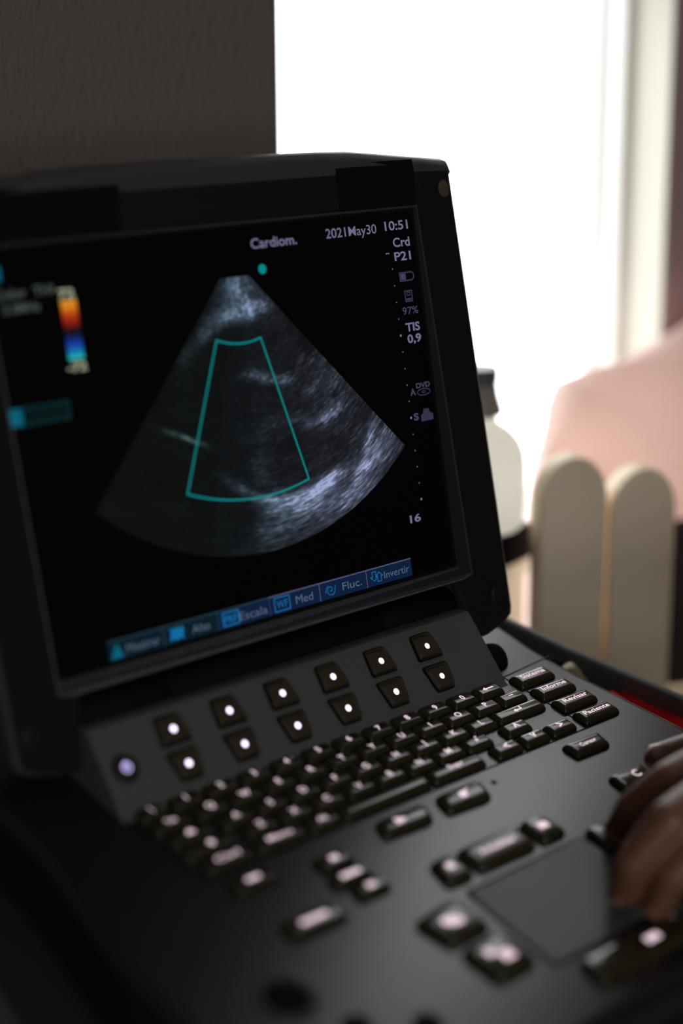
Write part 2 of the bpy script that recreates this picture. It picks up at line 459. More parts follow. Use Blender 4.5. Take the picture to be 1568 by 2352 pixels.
loops(bm, [[S(u, v, bz(v) - .05) for u, v in [(a_ + (-.8 if a_ < 0 else .8 if a_ > 308 else 0), b_ + (-.7 if b_ < -5 else .9 if b_ > 230 else 0)) for a_, b_ in vi]],
           [S(u, v, bz(v) - .35) for u, v in vi],
           [S(u + (.5 if u < 0 else -.4 if u > 308 else 0), v + (.5 if v < 0 else -.5 if v > 230 else 0), bz(v) + .3) for u, v in vi],
           [S(*rw(u, v), 3.0) for u, v in vi]], cap0=False, cap1=False)
bm_obj('screen_recess', bm, M['lid'], US, False)
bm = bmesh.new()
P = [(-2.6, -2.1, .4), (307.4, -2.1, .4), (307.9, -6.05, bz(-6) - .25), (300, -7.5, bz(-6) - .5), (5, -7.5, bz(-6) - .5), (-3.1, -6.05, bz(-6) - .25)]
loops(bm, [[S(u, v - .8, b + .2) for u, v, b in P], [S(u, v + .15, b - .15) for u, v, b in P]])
bm_obj('lit_lower_lip', bm, M['lip'], US)  # overlay strip, its pale tone stands for light on the ledge
# flat darker strip above the screen
bm = bmesh.new()
P = [(-6, 233.0), (152, 233.0), (311, 233.0), (315, 243), (326, 250.6), (240, 252.6), (152, 253.4), (60, 252.6), (-21, 250.6), (-11, 243)]
loops(bm, [[S(u, v, 1.0) for u, v in P], [S(u, v, bz(v) - .4) for u, v in P], [S(u, v, bz(v) - .7) for u, v in inset_poly(P, 0.8)]])
bm_obj('bezel_strip', bm, M['lidface'], US)
# black patches for blacked-out brand labels, folded over the upper bezel
for ua, ub, ua2, ub2 in ((243.6, 307.4, 246.4, 310.8), (-18, 83.4, -15, 87.4)):
    bm = bmesh.new()
    row = [((ua, ub), 232.6 if ua < 0 else 233.2, bz(233) - 1.0), ((ua2 - 1, ub2 - .6), 253.6, bz(252) - 1.1), ((ua2, ub2), 260.6, bz(252) + .4)]
    if ua > 0: row[0] = ((ua, ub), 232.2, bz(233) - 1.0)
    vs0 = [[bm.verts.new(S(u_, v, b + e)) for u_ in us_] for e in (0, .6) for us_, v, b in row]
    for i in (0, 1, 3, 4): bm.faces.new((vs0[i][0], vs0[i][1], vs0[i + 1][1], vs0[i + 1][0]))
    bm.faces.new((vs0[0][0], vs0[0][1], vs0[3][1], vs0[3][0])); bm.faces.new((vs0[2][0], vs0[2][1], vs0[5][1], vs0[5][0]))
    for k in (0, 1):
        for i in (0, 1): bm.faces.new((vs0[i][k], vs0[i + 1][k], vs0[i + 4][k], vs0[i + 3][k]))
    t_ = bm_obj('blackout_patch', bm, M['blackout'], US); t_['label'] = 'matt black rectangle blanking out part of the upper bezel'
# bumpers
for u, v, mk, lab in ((334.6, 240.6, 'badge', 'brown rubber bumper in the upper right corner'), (-29.8, 240.6, 'badge', None), (328.6, -24.4, 'lidface', None), (-23.8, -24.4, 'lidface', None)):
    k = 4.7 if v > 0 else 6.0
    n = 28; zb = bz(v)
    def cl(r, b, e=1.0): return [S(u + r * math.cos(2 * math.pi * i / n), v + r * e * math.sin(2 * math.pi * i / n), b) for i in range(n)]
    bm = bmesh.new()
    loops(bm, [cl(k + 1.8, zb + 3), cl(k + 1.8, zb - .35, 1.05), cl(k + 0.6, zb - .45, 1.05)])
    bm_obj('bumper_seat', bm, M['lidface'], US)
    bm = bmesh.new(); loops(bm, [cl(k, zb + 2), cl(k, zb - .6, 1.15), cl(k - 1, zb - 1.1, 1.15)])
    b_ = bm_obj('bumper', bm, M[mk], US)
    if lab: b_['label'] = lab

# screen ---------------------------------------------------------------
bm = bmesh.new()
loops(bm, [[S(u, v, 7) for u, v in [(-3.2, -2.2), (308, -2.2), (308, 229.7), (-3.2, 229.7)]], [S(u, v, 0.6) for u, v in [(-3.2, -2.2), (308, -2.2), (308, 229.7), (-3.2, 229.7)]]])
bm_obj('screen_surround', bm, M['glassedge'], US)
bm = bmesh.new()
loops(bm, [[S(u, v, 2) for u, v in [(0, 0), (304.8, 0), (304.8, 228.6), (0, 228.6)]], [S(u, v, 0.0) for u, v in [(0, 0), (304.8, 0), (304.8, 228.6), (0, 228.6)]]])
SCR = bm_obj('screen', bm, M['screen'], US)
SCR['label'] = 'black display showing a grey ultrasound fan'

def em(name, r, g, b, s=0.82): return emit(name, rgb(r, g, b), s, base=(0.002, 0.002, 0.002, 1))
E_ = {'txt': em('ui_text_lilac', 118, 118, 150), 'txtd': em('ui_text_dim', 70, 70, 95), 'txtl': em('ui_text_green_grey', 78, 88, 82),
      'num': em('ui_text_cream', 165, 168, 140), 'teal': em('ui_teal', 0, 148, 150), 'roi': em('ui_roi_teal', 10, 138, 138),
      'dot': em('ui_dot', 112, 104, 135), 'bar': em('ui_bar_navy', 13, 34, 66), 'barl': em('ui_bar_navy_teal', 8, 32, 44), 'line': em('ui_bar_line', 85, 85, 118),
      'linel': em('ui_bar_line_teal', 40, 62, 72), 'icon': em('ui_icon_blue', 22, 112, 170), 'iconl': em('ui_icon_teal', 6, 102, 128), 'bt': em('ui_bar_text', 92, 104, 130),
      'lab': em('ui_label_teal', 6, 50, 52), 'labf': em('ui_label_fill', 4, 24, 26), 'dim': em('ui_icon_dim', 55, 55, 82)}
def ui_text(s, u, v, cap, width, m_, bold=0.0, b=-0.15, name='screen_text'):
    me = text_mesh(s, cap, bold * cap, 'LEFT', width)
    map_mesh(me, lambda x, y, z: S(u + x, v + y, b))
    return link_mesh(name, me, m_, SCR)
def ui_poly(P, m_, b=-0.1, name='screen_mark'):
    bm = bmesh.new(); bm.faces.new([bm.verts.new(S(u, v, b)) for u, v in P])
    return bm_obj(name, bm, m_, SCR)
def ui_line(P, wd, m_, closed=False, b=-0.2, name='screen_line'):
    bm = bmesh.new(); n = len(P)
    a, c = [], []
    for i in range(n):
        p = Vector(P[i]); q0 = Vector(P[i - 1]) if (i > 0 or closed) else None; q1 = Vector(P[(i + 1) % n]) if (i < n - 1 or closed) else None
        d0 = (p - q0).normalized() if q0 else (q1 - p).normalized(); d1 = (q1 - p).normalized() if q1 else d0
        n0 = Vector((-d0.y, d0.x)); n1 = Vector((-d1.y, d1.x)); mm = (n0 + n1)
        mm = n0 if mm.length < 1e-6 else mm.normalized(); k = wd / 2 / max(0.35, mm.dot(n0))
        a.append(bm.verts.new(S(*(p + mm * k), b))); c.append(bm.verts.new(S(*(p - mm * k), b)))
    for i in range(n if closed else n - 1):
        j = (i + 1) % n; bm.faces.new((a[i], a[j], c[j], c[i]))
    return bm_obj(name, bm, m_, SCR)
def disc_pts(u, v, r, n=20, k=1.0): return [(u + r * math.cos(2 * math.pi * i / n), v + r * k * math.sin(2 * math.pi * i / n)) for i in range(n)]

# ultrasound fan: fine polar grid with speckle colour per vertex
AP = (159.0, 212.3)
NA, NR = 560, 440
rng = np.random.default_rng(3)
ang = np.radians(np.linspace(-42.2, 42.0, NA))
AA, TT = np.meshgrid(ang, np.linspace(0, 1, NR))
RR = 11.6 / np.cos(AA) + TT * (173.6 - 11.6 / np.cos(AA))                    # [NR, NA]
X = AP[0] + RR * np.sin(AA); Y = AP[1] - RR * np.cos(AA)
def sm(a, k, ax):
    if k < 1: return a
    x = np.arange(-3 * k, 3 * k + 1); g = np.exp(-x * x / (2.0 * k * k)); g /= g.sum()
    return np.apply_along_axis(lambda t: np.convolve(np.pad(t, 3 * k, mode='reflect'), g, 'valid'), ax, a)
def norm(a): return (a - a.mean()) / a.std()
f1 = norm(sm(sm(rng.standard_normal((NR, NA)), 7, 1), 1, 0))
f2 = norm(sm(sm(rng.standard_normal((NR, NA)), 3, 1), 1, 0))
f3 = norm(sm(sm(rng.standard_normal((NR, NA)), 22, 1), 7, 0))
# texture: streaks tighten towards the apex where the arcs are short
sp = 0.6 * f1 + 0.5 * f2
def blob(u, v, su, sv, rot, amp):
    c, s = math.cos(math.radians(rot)), math.sin(math.radians(rot))
    dx, dy = X - u, Y - v
    p = dx * c + dy * s; q = -dx * s + dy * c
    return amp * np.exp(-(p / su) ** 2 / 2 - (q / sv) ** 2 / 2)
I = 0.055 + 0.03 * (AA > 0) + 0.05 * np.clip((AA - 0.25) / 0.4, 0, 1) * (RR > 80)
I = I * np.where(RR < 60, 0.8, 1) 
B = 0
for a in ((157, 199, 8, 5, 5, .38), (160, 189, 9, 5, 10, .28), (160, 180.5, 12, 3.2, 8, .50), (171, 180, 8, 3.5, 20, .35), (148, 178, 8, 3, 25, .22),
          (128, 168, 10, 3.5, 38, .22), (118, 163, 6, 4, 45, .14), (138, 176, 8, 4, 30, .16), (158, 195, 16, 14, 0, .10),
          (170, 141, 5.5, 1.8, -12, .42), (185, 137.5, 5, 2, -5, .28), (160, 144, 7, 1.8, 0, .16), (199.7, 148, 3, 1.6, 35, .22), (178, 139, 14, 3, -5, .10), (205, 128, 7, 1.6, 30, .10),
          (219, 113.5, 7.5, 3.2, 18, .50), (208, 110, 9, 2.0, 10, .30), (188, 112.5, 10, 1.5, 6, .20), (214, 124, 6, 3, 40, .17), (222, 120, 12, 7, 20, .08), (177, 115, 10, 3, 5, .07),
          (250, 99, 9, 2.2, 58, .42), (244, 90, 7, 2.0, 50, .26), (246, 83, 8, 3.0, 45, .55), (238, 76, 7, 3.0, 42, .40), (232, 70, 10, 4, 42, .22),
          (258, 88, 12, 4, 55, .20), (236, 90, 8, 5, 50, .10),
          (205, 69.5, 13, 3.0, 17, .62), (194, 66.5, 15, 3.4, 12, .45), (214, 73, 8, 3.5, 22, .35), (176, 67.5, 12, 3.0, 0, .28), (160, 69.5, 8, 2.0, -14, .42), (147, 76, 8, 1.9, -30, .34), (137, 85, 8, 2.5, -35, .12),
          (200, 62, 22, 6, 14, .20), (190, 56, 20, 6, 8, .16), (165, 55, 9, 10, 0, .16), (228, 62, 16, 6, 35, .14), (245, 72, 14, 6, 45, .14),
          (103, 117, 7, .9, -24, .42), (112, 112.5, 6, 1.1, -26, .36), (121, 108.5, 6, 1.2, -24, .12), (160, 92, 6, 12, 0, .055), (262, 82, 8, 7, 50, .10)):
    B = B + blob(*a)
I = I + .80 * B
inside0 = 1.0
edge = 1 / (1 + np.exp(-(X - (150.5 + 0.02 * (Y - 60))) / 1.6))
low = np.clip((72 - Y) / 8, 0, 1)
I = I + 0.10 * edge * low * np.clip((262 - X) / 20, 0, 1) * (1 - 0.5 * np.clip((60 - Y) / 20, 0, 1))
I = I - 0.02 * (AA < -0.25)
I = I + 0.035 * ((X > 153) & (X < 171) & (Y > 78) & (Y < 112)) * np.clip((112 - Y) / 20, 0, 1) * inside0
mod = np.exp(0.33 * sp + 0.16 * f3)
I = np.clip(I * mod, 0, 1)
inside = (RR > 50) & (RR < 140) & (np.degrees(AA) > -22) & (np.degrees(AA) < 14.5)
I = I * np.where(inside & (RR < 125), 0.85, 1)
I = np.where(np.degrees(AA) < -10, I * (0.80 + 0.2 * np.clip((np.degrees(AA) + 42) / 32, 0, 1)), I)
g = np.clip(I, 0, 1)
srgb = np.stack([8 + 160 * g, 9 + 172 * g, 11 + 212 * g], -1)
greenish = np.clip((205 - X) / 90, 0, 1)[..., None]
srgb = srgb * (1 - greenish * np.array([.24, .03, .10]))
srgb = srgb * (1 - np.clip((135 - X) / 50, 0, 1)[..., None] * np.array([.0, .0, .22]))
cl_ = srgb / 255.0
cl_ = np.where(cl_ <= 0.04045, cl_ / 12.92, ((cl_ + 0.055) / 1.055) ** 2.4)
me = bpy.data.meshes.new('ultrasound_image')
pts = np.zeros((NR * NA, 3))
xs, ys = X.ravel(), Y.ravel(); b_ = -0.05
pts[:, 0] = (xs - ORG.x) * .001
pts[:, 1] = (ys * st + b_ * ct - ORG.y) * .001
pts[:, 2] = (ys * ct - b_ * st - ORG.z) * .001
ii = np.arange((NR - 1) * (NA - 1)); r_ = ii // (NA - 1); c_ = ii % (NA - 1); k_ = r_ * NA + c_
faces = np.stack([k_, k_ + NA, k_ + NA + 1, k_ + 1], 1)
me.vertices.add(NR * NA); me.vertices.foreach_set('co', pts.ravel())
me.loops.add(faces.size); me.loops.foreach_set('vertex_index', faces.ravel())
me.polygons.add(len(faces)); me.polygons.foreach_set('loop_start', np.arange(0, faces.size, 4)); 
me.update(calc_edges=True); me.validate()
ca = me.color_attributes.new('echo', 'FLOAT_COLOR', 'POINT')
ca.data.foreach_set('color', np.concatenate([cl_.reshape(-1, 3), np.ones((NR * NA, 1))], 1).ravel())
um = bpy.data.materials.new('ultrasound_picture'); um.use_nodes = True
nt = um.node_tree; b = nt.nodes['Principled BSDF']
b.inputs['Base Color'].default_value = (0.002, 0.002, 0.002, 1); b.inputs['Roughness'].default_value = 0.5; b.inputs['Specular IOR Level'].default_value = 0.2
at = nt.nodes.new('ShaderNodeAttribute'); at.attribute_name = 'echo'
nt.links.new(at.outputs['Color'], b.inputs['Emission Color']); b.inputs['Emission Strength'].default_value = 0.86
o = link_mesh('ultrasound_image', me, um, SCR)
o['label'] = 'grey blue fan-shaped ultrasound picture of a heart'

def pol(r, a): return (AP[0] + r * math.sin(math.radians(a)), AP[1] - r * math.cos(math.radians(a)))
roi = [pol(50, a) for a in np.linspace(-22.7, 15.0, 14)] + [pol(140.7, a) for a in np.linspace(14.4, -22.8, 30)]
ui_line(roi, 1.15, E_['roi'], True, name='scan_region_outline')
ui_poly(disc_pts(180.2, 203.4, 2.9), E_['teal'], name='orientation_dot')
ui_text('Cardiom.', 174, 215.8, 6.0, 35, E_['txt'], .02)
ui_text('2021May30', 232.3, 217.0, 6.0, 41.6, E_['txt'], .008)
ui_text('10:51', 281.1, 217.9, 5.8, 19.8, E_['txt'], .025)
ui_text('Crd', 286.4, 207.3, 5.8, 14.4, E_['txt'], .03)
ui_text('P21', 286.2, 198.6, 5.6, 14.2, E_['txt'], .03)
ui_poly([(279.2, 203.4), (282.4, 203.4), (282.4, 204.1), (279.2, 204.1)], E_['txt'])
ui_line([(288.7, 185.6), (298.8, 185.8), (300.5, 187), (300.5, 189.6), (298.8, 190.8), (288.6, 190.8)], 0.9, E_['dim'], True, name='battery_icon')
ui_poly([(289.4, 186.3), (293.8, 186.3), (293.8, 190.2), (289.4, 190.2)], E_['txtd'], name='battery_level')
ui_line([(291.2, 172.6), (297.2, 172.6), (297.2, 179.2), (291.2, 179.2)], 0.8, E_['dim'], True, name='disk_icon')
ui_line([(292.8, 176.4), (295.6, 176.4), (295.6, 178.3), (292.8, 178.3)], 0.6, E_['dim'], True)
ui_poly([(292, 173.2), (296.5, 173.2), (296.5, 174.6), (292, 174.6)], E_['dim'])
ui_text('97%', 287.4, 164.5, 4.9, 13.6, E_['txtd'], .01)
ui_text('TIS', 288.3, 153.9, 5.4, 12.3, E_['txt'], .035)
ui_text('0,9', 288.6, 146.6, 5.3, 12, E_['txt'], .035)
ui_text('DVD', 290.9, 117.4, 3.2, 12.3, E_['txtd'], .05)
ui_text('A', 285.2, 113.5, 4.4, 4.8, E_['txtd'], .05)
ui_line(disc_pts(296.9, 114.5, 5.6, 24, 0.36), 0.7, E_['dim'], True, name='disc_icon')
ui_line(disc_pts(296.9, 114.5, 1.6, 12, 0.4), 0.5, E_['dim'], True)
ui_text('S', 285.6, 97.6, 4.5, 4.4, E_['txtd'], .06)
ui_poly([(292, 95.9), (302.6, 96.1), (302.8, 99.9), (300.2, 101), (299.2, 103.6), (294.8, 103.8), (294, 100.9), (292, 100)], E_['dim'], name='printer_icon')
ui_text('16', 271.4, 33.9, 5.0, 9.4, E_['txt'], .03)
for i in range(15):
    v = 193.9 - i * 10.47; big = i in (4, 9, 14)
    ui_poly(disc_pts(283.2, v, 0.85 if big else 0.5, 10), E_['txt'] if big else E_['dot'], b=-.22, name='depth_scale_dot')
ui_text('Color  THI', 1.0, 203.6, 5.2, 36, E_['txtl'], .02)
ui_text('3.3MHz', 5.0, 195.8, 4.9, 22.5, E_['txtl'], .02)
ui_text('72', 39.4, 200.3, 5.2, 10.4, E_['num'], .05)
ui_text('-72', 38.6, 161.0, 5.0, 12.2, E_['num'], .05)
ui_poly([(0.5, 213), (6.8, 213), (6.8, 221), (0.5, 221)], E_['iconl'])
# colour velocity bar
cm_ = bpy.data.materials.new('velocity_colours'); cm_.use_nodes = True
nt = cm_.node_tree; b = nt.nodes['Principled BSDF']; b.inputs['Base Color'].default_value = (0.002, 0.002, 0.002, 1)
b.inputs['Emission Strength'].default_value = 0.85
at = nt.nodes.new('ShaderNodeAttribute'); at.attribute_name = 'echo'; nt.links.new(at.outputs['Color'], b.inputs['Emission Color'])
stops = [(199.2, (232, 160, 40)), (195.5, (226, 130, 20)), (191.5, (186, 60, 8)), (187, (140, 18, 4)), (183.4, (24, 3, 3)), (182.0, (3, 3, 4)), (181.4, (3, 5, 14)), (179.2, (6, 24, 90)), (175.5, (12, 60, 160)), (171.8, (10, 110, 178)), (169, (26, 175, 185)), (167.2, (40, 190, 180))]
bm = bmesh.new(); cl2 = bm.verts.layers.float_color.new('echo'); prev = None
for v, c in stops:
    a = bm.verts.new(S(40.2, v, -.15)); e = bm.verts.new(S(50.2, v, -.15))
    a[cl2] = e[cl2] = rgb(*c)
    if prev: bm.faces.new((prev[0], prev[1], e, a))
    prev = (a, e)
bm_obj('velocity_colour_bar', bm, cm_, SCR)
ui_poly([(-2.0, 135.8), (36.4, 135.8), (36.8, 146.8), (-2.0, 146.8)], E_['labf'], b=-.08, name='label_box')
ui_line([(7, 137), (36, 137), (36, 145.8), (7, 145.8)], 1.0, E_['lab'], True, b=-.12)
ui_poly([(-1.5, 137), (7, 137), (7, 146), (-1.5, 146)], E_['iconl'], b=-.12, name='label_icon')
# soft menu bar
divs = [36.9, 74.5, 112.8, 151.4, 190.6, 229.1, 267.6]
for i in range(6):
    a, c = divs[i], divs[i + 1]; lf = i < 2
    ui_poly([(a, 0.9), (c, 0.9), (c, 11.6), (a, 11.6)], E_['barl'] if lf else E_['bar'], b=-.08, name='menu_cell')
    ui_poly([(a, 11.5), (c, 11.5), (c, 12.3), (a, 12.3)], E_['linel'] if i < 3 else E_['line'], b=-.12, name='menu_cell_edge')
    if i: ui_poly([(a - .3, 0.9), (a + .3, 0.9), (a + .3, 11.5), (a - .3, 11.5)], E_['linel'] if i < 4 else E_['line'], b=-.14, name='menu_divider')
for s, u, v, cp, wd, m_ in (('Mostrar', 49.2, 3.4, 4.9, 22.5, 'bt'), ('Alto', 94.3, 3.6, 5.0, 12.7, 'bt'), ('Escala', 128.6, 3.2, 5.2, 20.8, 'bt'),
                            ('Med', 171.6, 3.6, 5.2, 13.4, 'bt'), ('Fluc.', 208.9, 3.9, 5.0, 15.8, 'bt'), ('Invertir', 243.8, 3.9, 4.8, 21.5, 'bt')):
    ui_text(s, u, v, cp, wd, E_[m_], 0.0, name='menu_text')
ui_poly([(38.6, 1.8), (47.2, 1.8), (43.6, 9.4), (42.2, 9.4)], E_['iconl'], name='menu_icon')
bm_ = [(78.6, 2.2), (81, 3.4), (83.4, 2.2), (86, 3.4), (88.6, 2.2), (88.0, 4.6), (88.8, 7), (88.2, 10.2), (86, 9.0), (83.6, 10.0), (81, 9.0), (79, 10.2), (79.6, 7.2), (78.8, 5)]
ui_poly(bm_, E_['icon'], name='menu_icon')
ui_line([(116.6, 2.4), (128.0, 2.4), (128.0, 10.0), (116.6, 10.0)], 0.9, E_['icon'], True, name='menu_icon')
ui_text('PRF', 117.6, 3.9, 4.4, 9.2, E_['icon'], .03)
ui_line([(155.2, 2.2), (166.8, 2.2), (166.8, 10.4), (155.2, 10.4)], 0.7, E_['icon'], True, name='menu_icon')
ui_text('WF', 156.8, 3.9, 4.8, 8.4, E_['icon'], .0)
sw = []
for i in range(40):
    a = -2.4 + i * 0.21; r = 0.5 + i * 0.075
    sw.append((199.2 + r * math.cos(a), 6.3 + r * math.sin(a)))
ui_line(sw, 0.5, E_['icon'], name='menu_icon')
ui_line([(195.0, 4.8), (195.8, 7.6), (197.8, 9.2)], .5, E_['icon']); ui_line([(203.2, 8.6), (202.6, 4.8), (200.4, 2.8)], .5, E_['icon'])
ar = [(0, -4.2), (3.0, -1.2), (1.5, -1.2), (1.5, 2.6), (-1.5, 2.6), (-1.5, -1.2), (-3.0, -1.2)]
ui_line([(235.4 + x, 7.6 + y * .85) for x, y in ar], .55, E_['icon'], True, name='menu_icon')
ui_line([(239.6 + x, 5.4 - y * .85) for x, y in ar], .55, E_['icon'], True, name='menu_icon')

# ------------------------------------------------------------------ keys
KT = -48.0
def key(P, legend=None, cap=4.3, lw=None, h=4.3, dx=0, dy=0.6, r=2.0, m_='key', f=L, zt=KT, small=None, inset=2.0, name='key', bold=.022):
    """P: corners in machine mm; the top stands at zt"""
    bm = bmesh.new()
    prof_ = [(-.5, -h - .4), (-.5, -h + 1.4), (0.0, -2.0), (0.5, -1.2), (1.1, -.55), (inset, -.12), (inset + 1.0, 0.05)]
    ls = []
    for d, z in prof_:
        q = round_poly(inset_poly(P, d), max(.5, r - d * .4), 4)
        ls.append([f(x, y, zt + z) for x, y in q])
    loops(bm, ls)
    k = bm_obj(name, bm, M[m_], US, True)
    cx = sum(p[0] for p in P) / len(P); cy = sum(p[1] for p in P) / len(P)
    if legend:
        if isinstance(legend, str):
            me = text_mesh(legend, cap, bold * cap, 'CENTER', lw)
            ymin = min(v.co.y for v in me.vertices); ymax = max(v.co.y for v in me.vertices); ym = (ymin + ymax) / 2
            map_mesh(me, lambda x, y, z: f(cx + x + dx, cy + y - ym + dy, zt + .22))
            link_mesh('key_legend', me, M['legend'], k)
        else:
            bm = bmesh.new()
            for poly in legend:
                bm.faces.new([bm.verts.new(f(cx + x + dx, cy + y + dy, zt + .22)) for x, y in poly])
            bm_obj('key_legend', bm, M['legend'], k)
    if small:
        me = text_mesh(small, 2.3, .02, 'CENTER')
        map_mesh(me, lambda x, y, z: f(cx + x + 5.2, cy + y + 1.2, zt + .18))
        link_mesh('shift_legend', me, M['legend_small'], k)
    return k
KW, KD = 20.6, 10.6
R0y, R1y, R2y, R3y, R4y = -70.4, -83.4, -96.8, -109.6, -122.8
arrL = [[(-4.6, 0), (-1.6, 1.9), (-1.6, .55), (4.6, .55), (4.6, -.55), (-1.6, -.55), (-1.6, -1.9)]]
def rot(P, k): 
    for _ in range(k): P = [[(-y, x) for x, y in q] for q in P]
    return P
chev = [[(-2.6, 0), (2.2, 2.5), (2.2, 1.1), (-.2, 0), (2.2, -1.1), (2.2, -2.5)]]
key(rect(20.6, R0y, KW - 5, KD), '\\', 4.5)
for i, c in enumerate('1234567890'):
    key(rect(43.2 + 23.47 * i, R0y, KW, KD), c, 4.5, small={1: '"', 2: '#', 3: '$'}.get(i))
key(rect(277.2, R0y, KW, KD), arrL)
key(rect(24.0, R1y, KW + 2, KD), 'Tab', 3.2)
for i, c in enumerate('QWERTYUIOP'): key(rect(50.1 + 23.47 * i, R1y, KW, KD), c, 4.5)
key(rect(284.6, R1y, KW, KD), '-', 4.5, 3.6)
key(rect(27.0, R2y, KW + 6, KD), [[(-2.4, -1.4), (2.4, -1.4), (2.4, .2), (0, 2.4), (-2.4, .2)]])
for i, c in enumerate('ASDFGHJKL'): key(rect(57.0 + 23.4 * i, R2y, KW, KD), c, 4.5)
key(rect(277.0, R2y, 40.5, KD), [[(-4.0, -1.2), (-1.2, .6), (-1.2, -.5), (2.4, -.5), (2.4, 1.6), (3.4, 1.6), (3.4, -1.5), (-1.2, -1.5), (-1.2, -3.0)]], dx=-1)
key(rect(29.0, R3y, KW + 12, KD), [[(0, 2.6), (2.6, 0), (1.2, 0), (1.2, -2), (-1.2, -2), (-1.2, 0), (-2.6, 0)]], dx=2)
for i, c in enumerate('ZXCVBNM'): key(rect(63.5 + 23.45 * i, R3y, KW, KD), c, 4.5)
key(rect(227.8, R3y, KW, KD), [[(-1, -1), (1, -1), (1, 1), (-1, 1)], [(.6, 2.2), (2, 2.2), (2, 3.4), (.6, 3.4)]])
key(rect(261.4, R3y, KW, KD), rot(chev, 3), dx=0)
key(rect(31.5, R4y, 29, KD), 'Ctrl', 3.7, 15)
key(rect(66.0, R4y, 32, KD), 'Menu', 3.7, 16)
key(rect(95.8, R4y, KW, KD), 'Alt', 3.6, 6.5)
key(rect(141.5, R4y, 64, KD))
key(rect(197.3, R4y, 41, KD), 'Supr', 3.6, 12)
key(rect(239.4, R4y, KW, KD), chev)
key(rect(263.2, R4y, KW, KD), rot(chev, 1))
key(rect(287.2, R4y, KW, KD), rot(chev, 2))
for i, (s, y) in enumerate((('Sistema', -71.8), ('Informe', -88.8), ('Revisar', -105.6), ('Paciente', -122.2))):
    key(rect(317.0 + i * 1.6, y, 31, 12.2), s, 3.7, 21.5 + (i == 3) * 1.5, dy=.9, inset=2.6)
key([(273, -151), (301, -151.5), (303.5, -138.8), (272.5, -138.2)], 'Cursor', 3.2, 14, inset=2.6, dy=.3)
# working area keys
key([(116, -151.5), (151, -153), (156, -139), (119.5, -138)], [[(-6, -2.8), (-.8, -2.2), (2.2, -.4), (-2, 1.2), (-5.2, 2.6)]], dx=-1, inset=3, r=4)
key([(163, -152.5), (196, -154), (200.5, -138), (166, -137.5)], [[(-3.4, -3), (1.6, -2.6), (1.6, 0), (6.4, 3.6), (2.4, 2.2), (-2.2, 2.2), (-3.6, 0)]], inset=3, r=4)
key([(117, -199.5), (135.5, -200.5), (136.5, -180), (120.5, -180.5)], [[(-2.2, -2.2), (2.2, -2.2), (2.2, 2.2), (-2.2, 2.2)]], inset=3.2, r=4, dy=1)
key([(141.5, -199.8), (184.5, -199.8), (185.5, -180.2), (140.5, -180.2)], 'Actualizar', 3.6, 27, inset=3.4, r=4, bold=.03)
key([(190.5, -200), (209, -199.5), (206.5, -180.8), (189.5, -180.2)], [[(-3.4, -2.4), (3.6, -2.4), (3.6, 2.6), (-3.4, 2.6)]], inset=3.2, r=4)
key([(84.5, -236), (113, -234.5), (111, -208.5), (80, -211.5)], [[(-6, -1), (-1, -4), (4.6, -4), (5.4, -.5), (0, 3.4), (-6, 3)]], inset=4, r=5)
key([(86, -267.5), (114, -266), (113.5, -239), (84.5, -240.5)], [[(-6.5, .5), (-1, .5), (-1, 5), (-6.5, 5)], [(-1, -6), (6.5, -6), (6.5, 1), (-1, 1)]], inset=4, r=5)
key([(128, -296.5), (206, -295.5), (206, -278), (131, -277.5)], [[(-5, -2.2), (5, -2.2), (5, 2.2), (-5, 2.2)]], dx=9, inset=3.4, r=4)
key([(270, -191), (297, -190), (300.5, -176), (272, -175)], 'C', 6, inset=2.6, dx=3, r=3)
key([(217, -222), (232, -222), (233.5, -204), (218.5, -203.5)], None, inset=3, r=4)
key([(222, -252), (236, -252), (236, -230), (222, -230)], [[(-2, -2), (2, -2), (2, 2), (-2, 2)]], inset=3, r=4)
key([(222, -283), (236, -283), (236, -259), (222, -259)], [[(-2, -2), (2, -2), (2, 2), (-2, 2)]], inset=3, r=4)
key(rect(31.6, -143.5, 26, 12), [[(-4.2, -1.4), (4.2, -1.4), (4.2, 1.4), (-4.2, 1.4)]], dy=0)
key(rect(78.6, -152, 20, 12), [[(-2.6, -1.8), (2.6, -1.8), (2.6, 1.8), (-2.6, 1.8)]], dy=0)
key(rect(77.5, -166.5, 24, 9.5), [[(-6.4, -1.6), (6.4, -1.6), (6.4, 1.6), (-6.4, 1.6)]], dy=0)
key(rect(80.4, -179, 20, 11), [[(-2.6, -1.8), (2.6, -1.8), (2.6, 1.8), (-2.6, 1.8)]], dy=0)
key(rect(38.0, -184, 34, 14), [[(-8.5, -1.6), (8.5, -1.6), (8.5, 1.6), (-8.5, 1.6)]], dy=0)

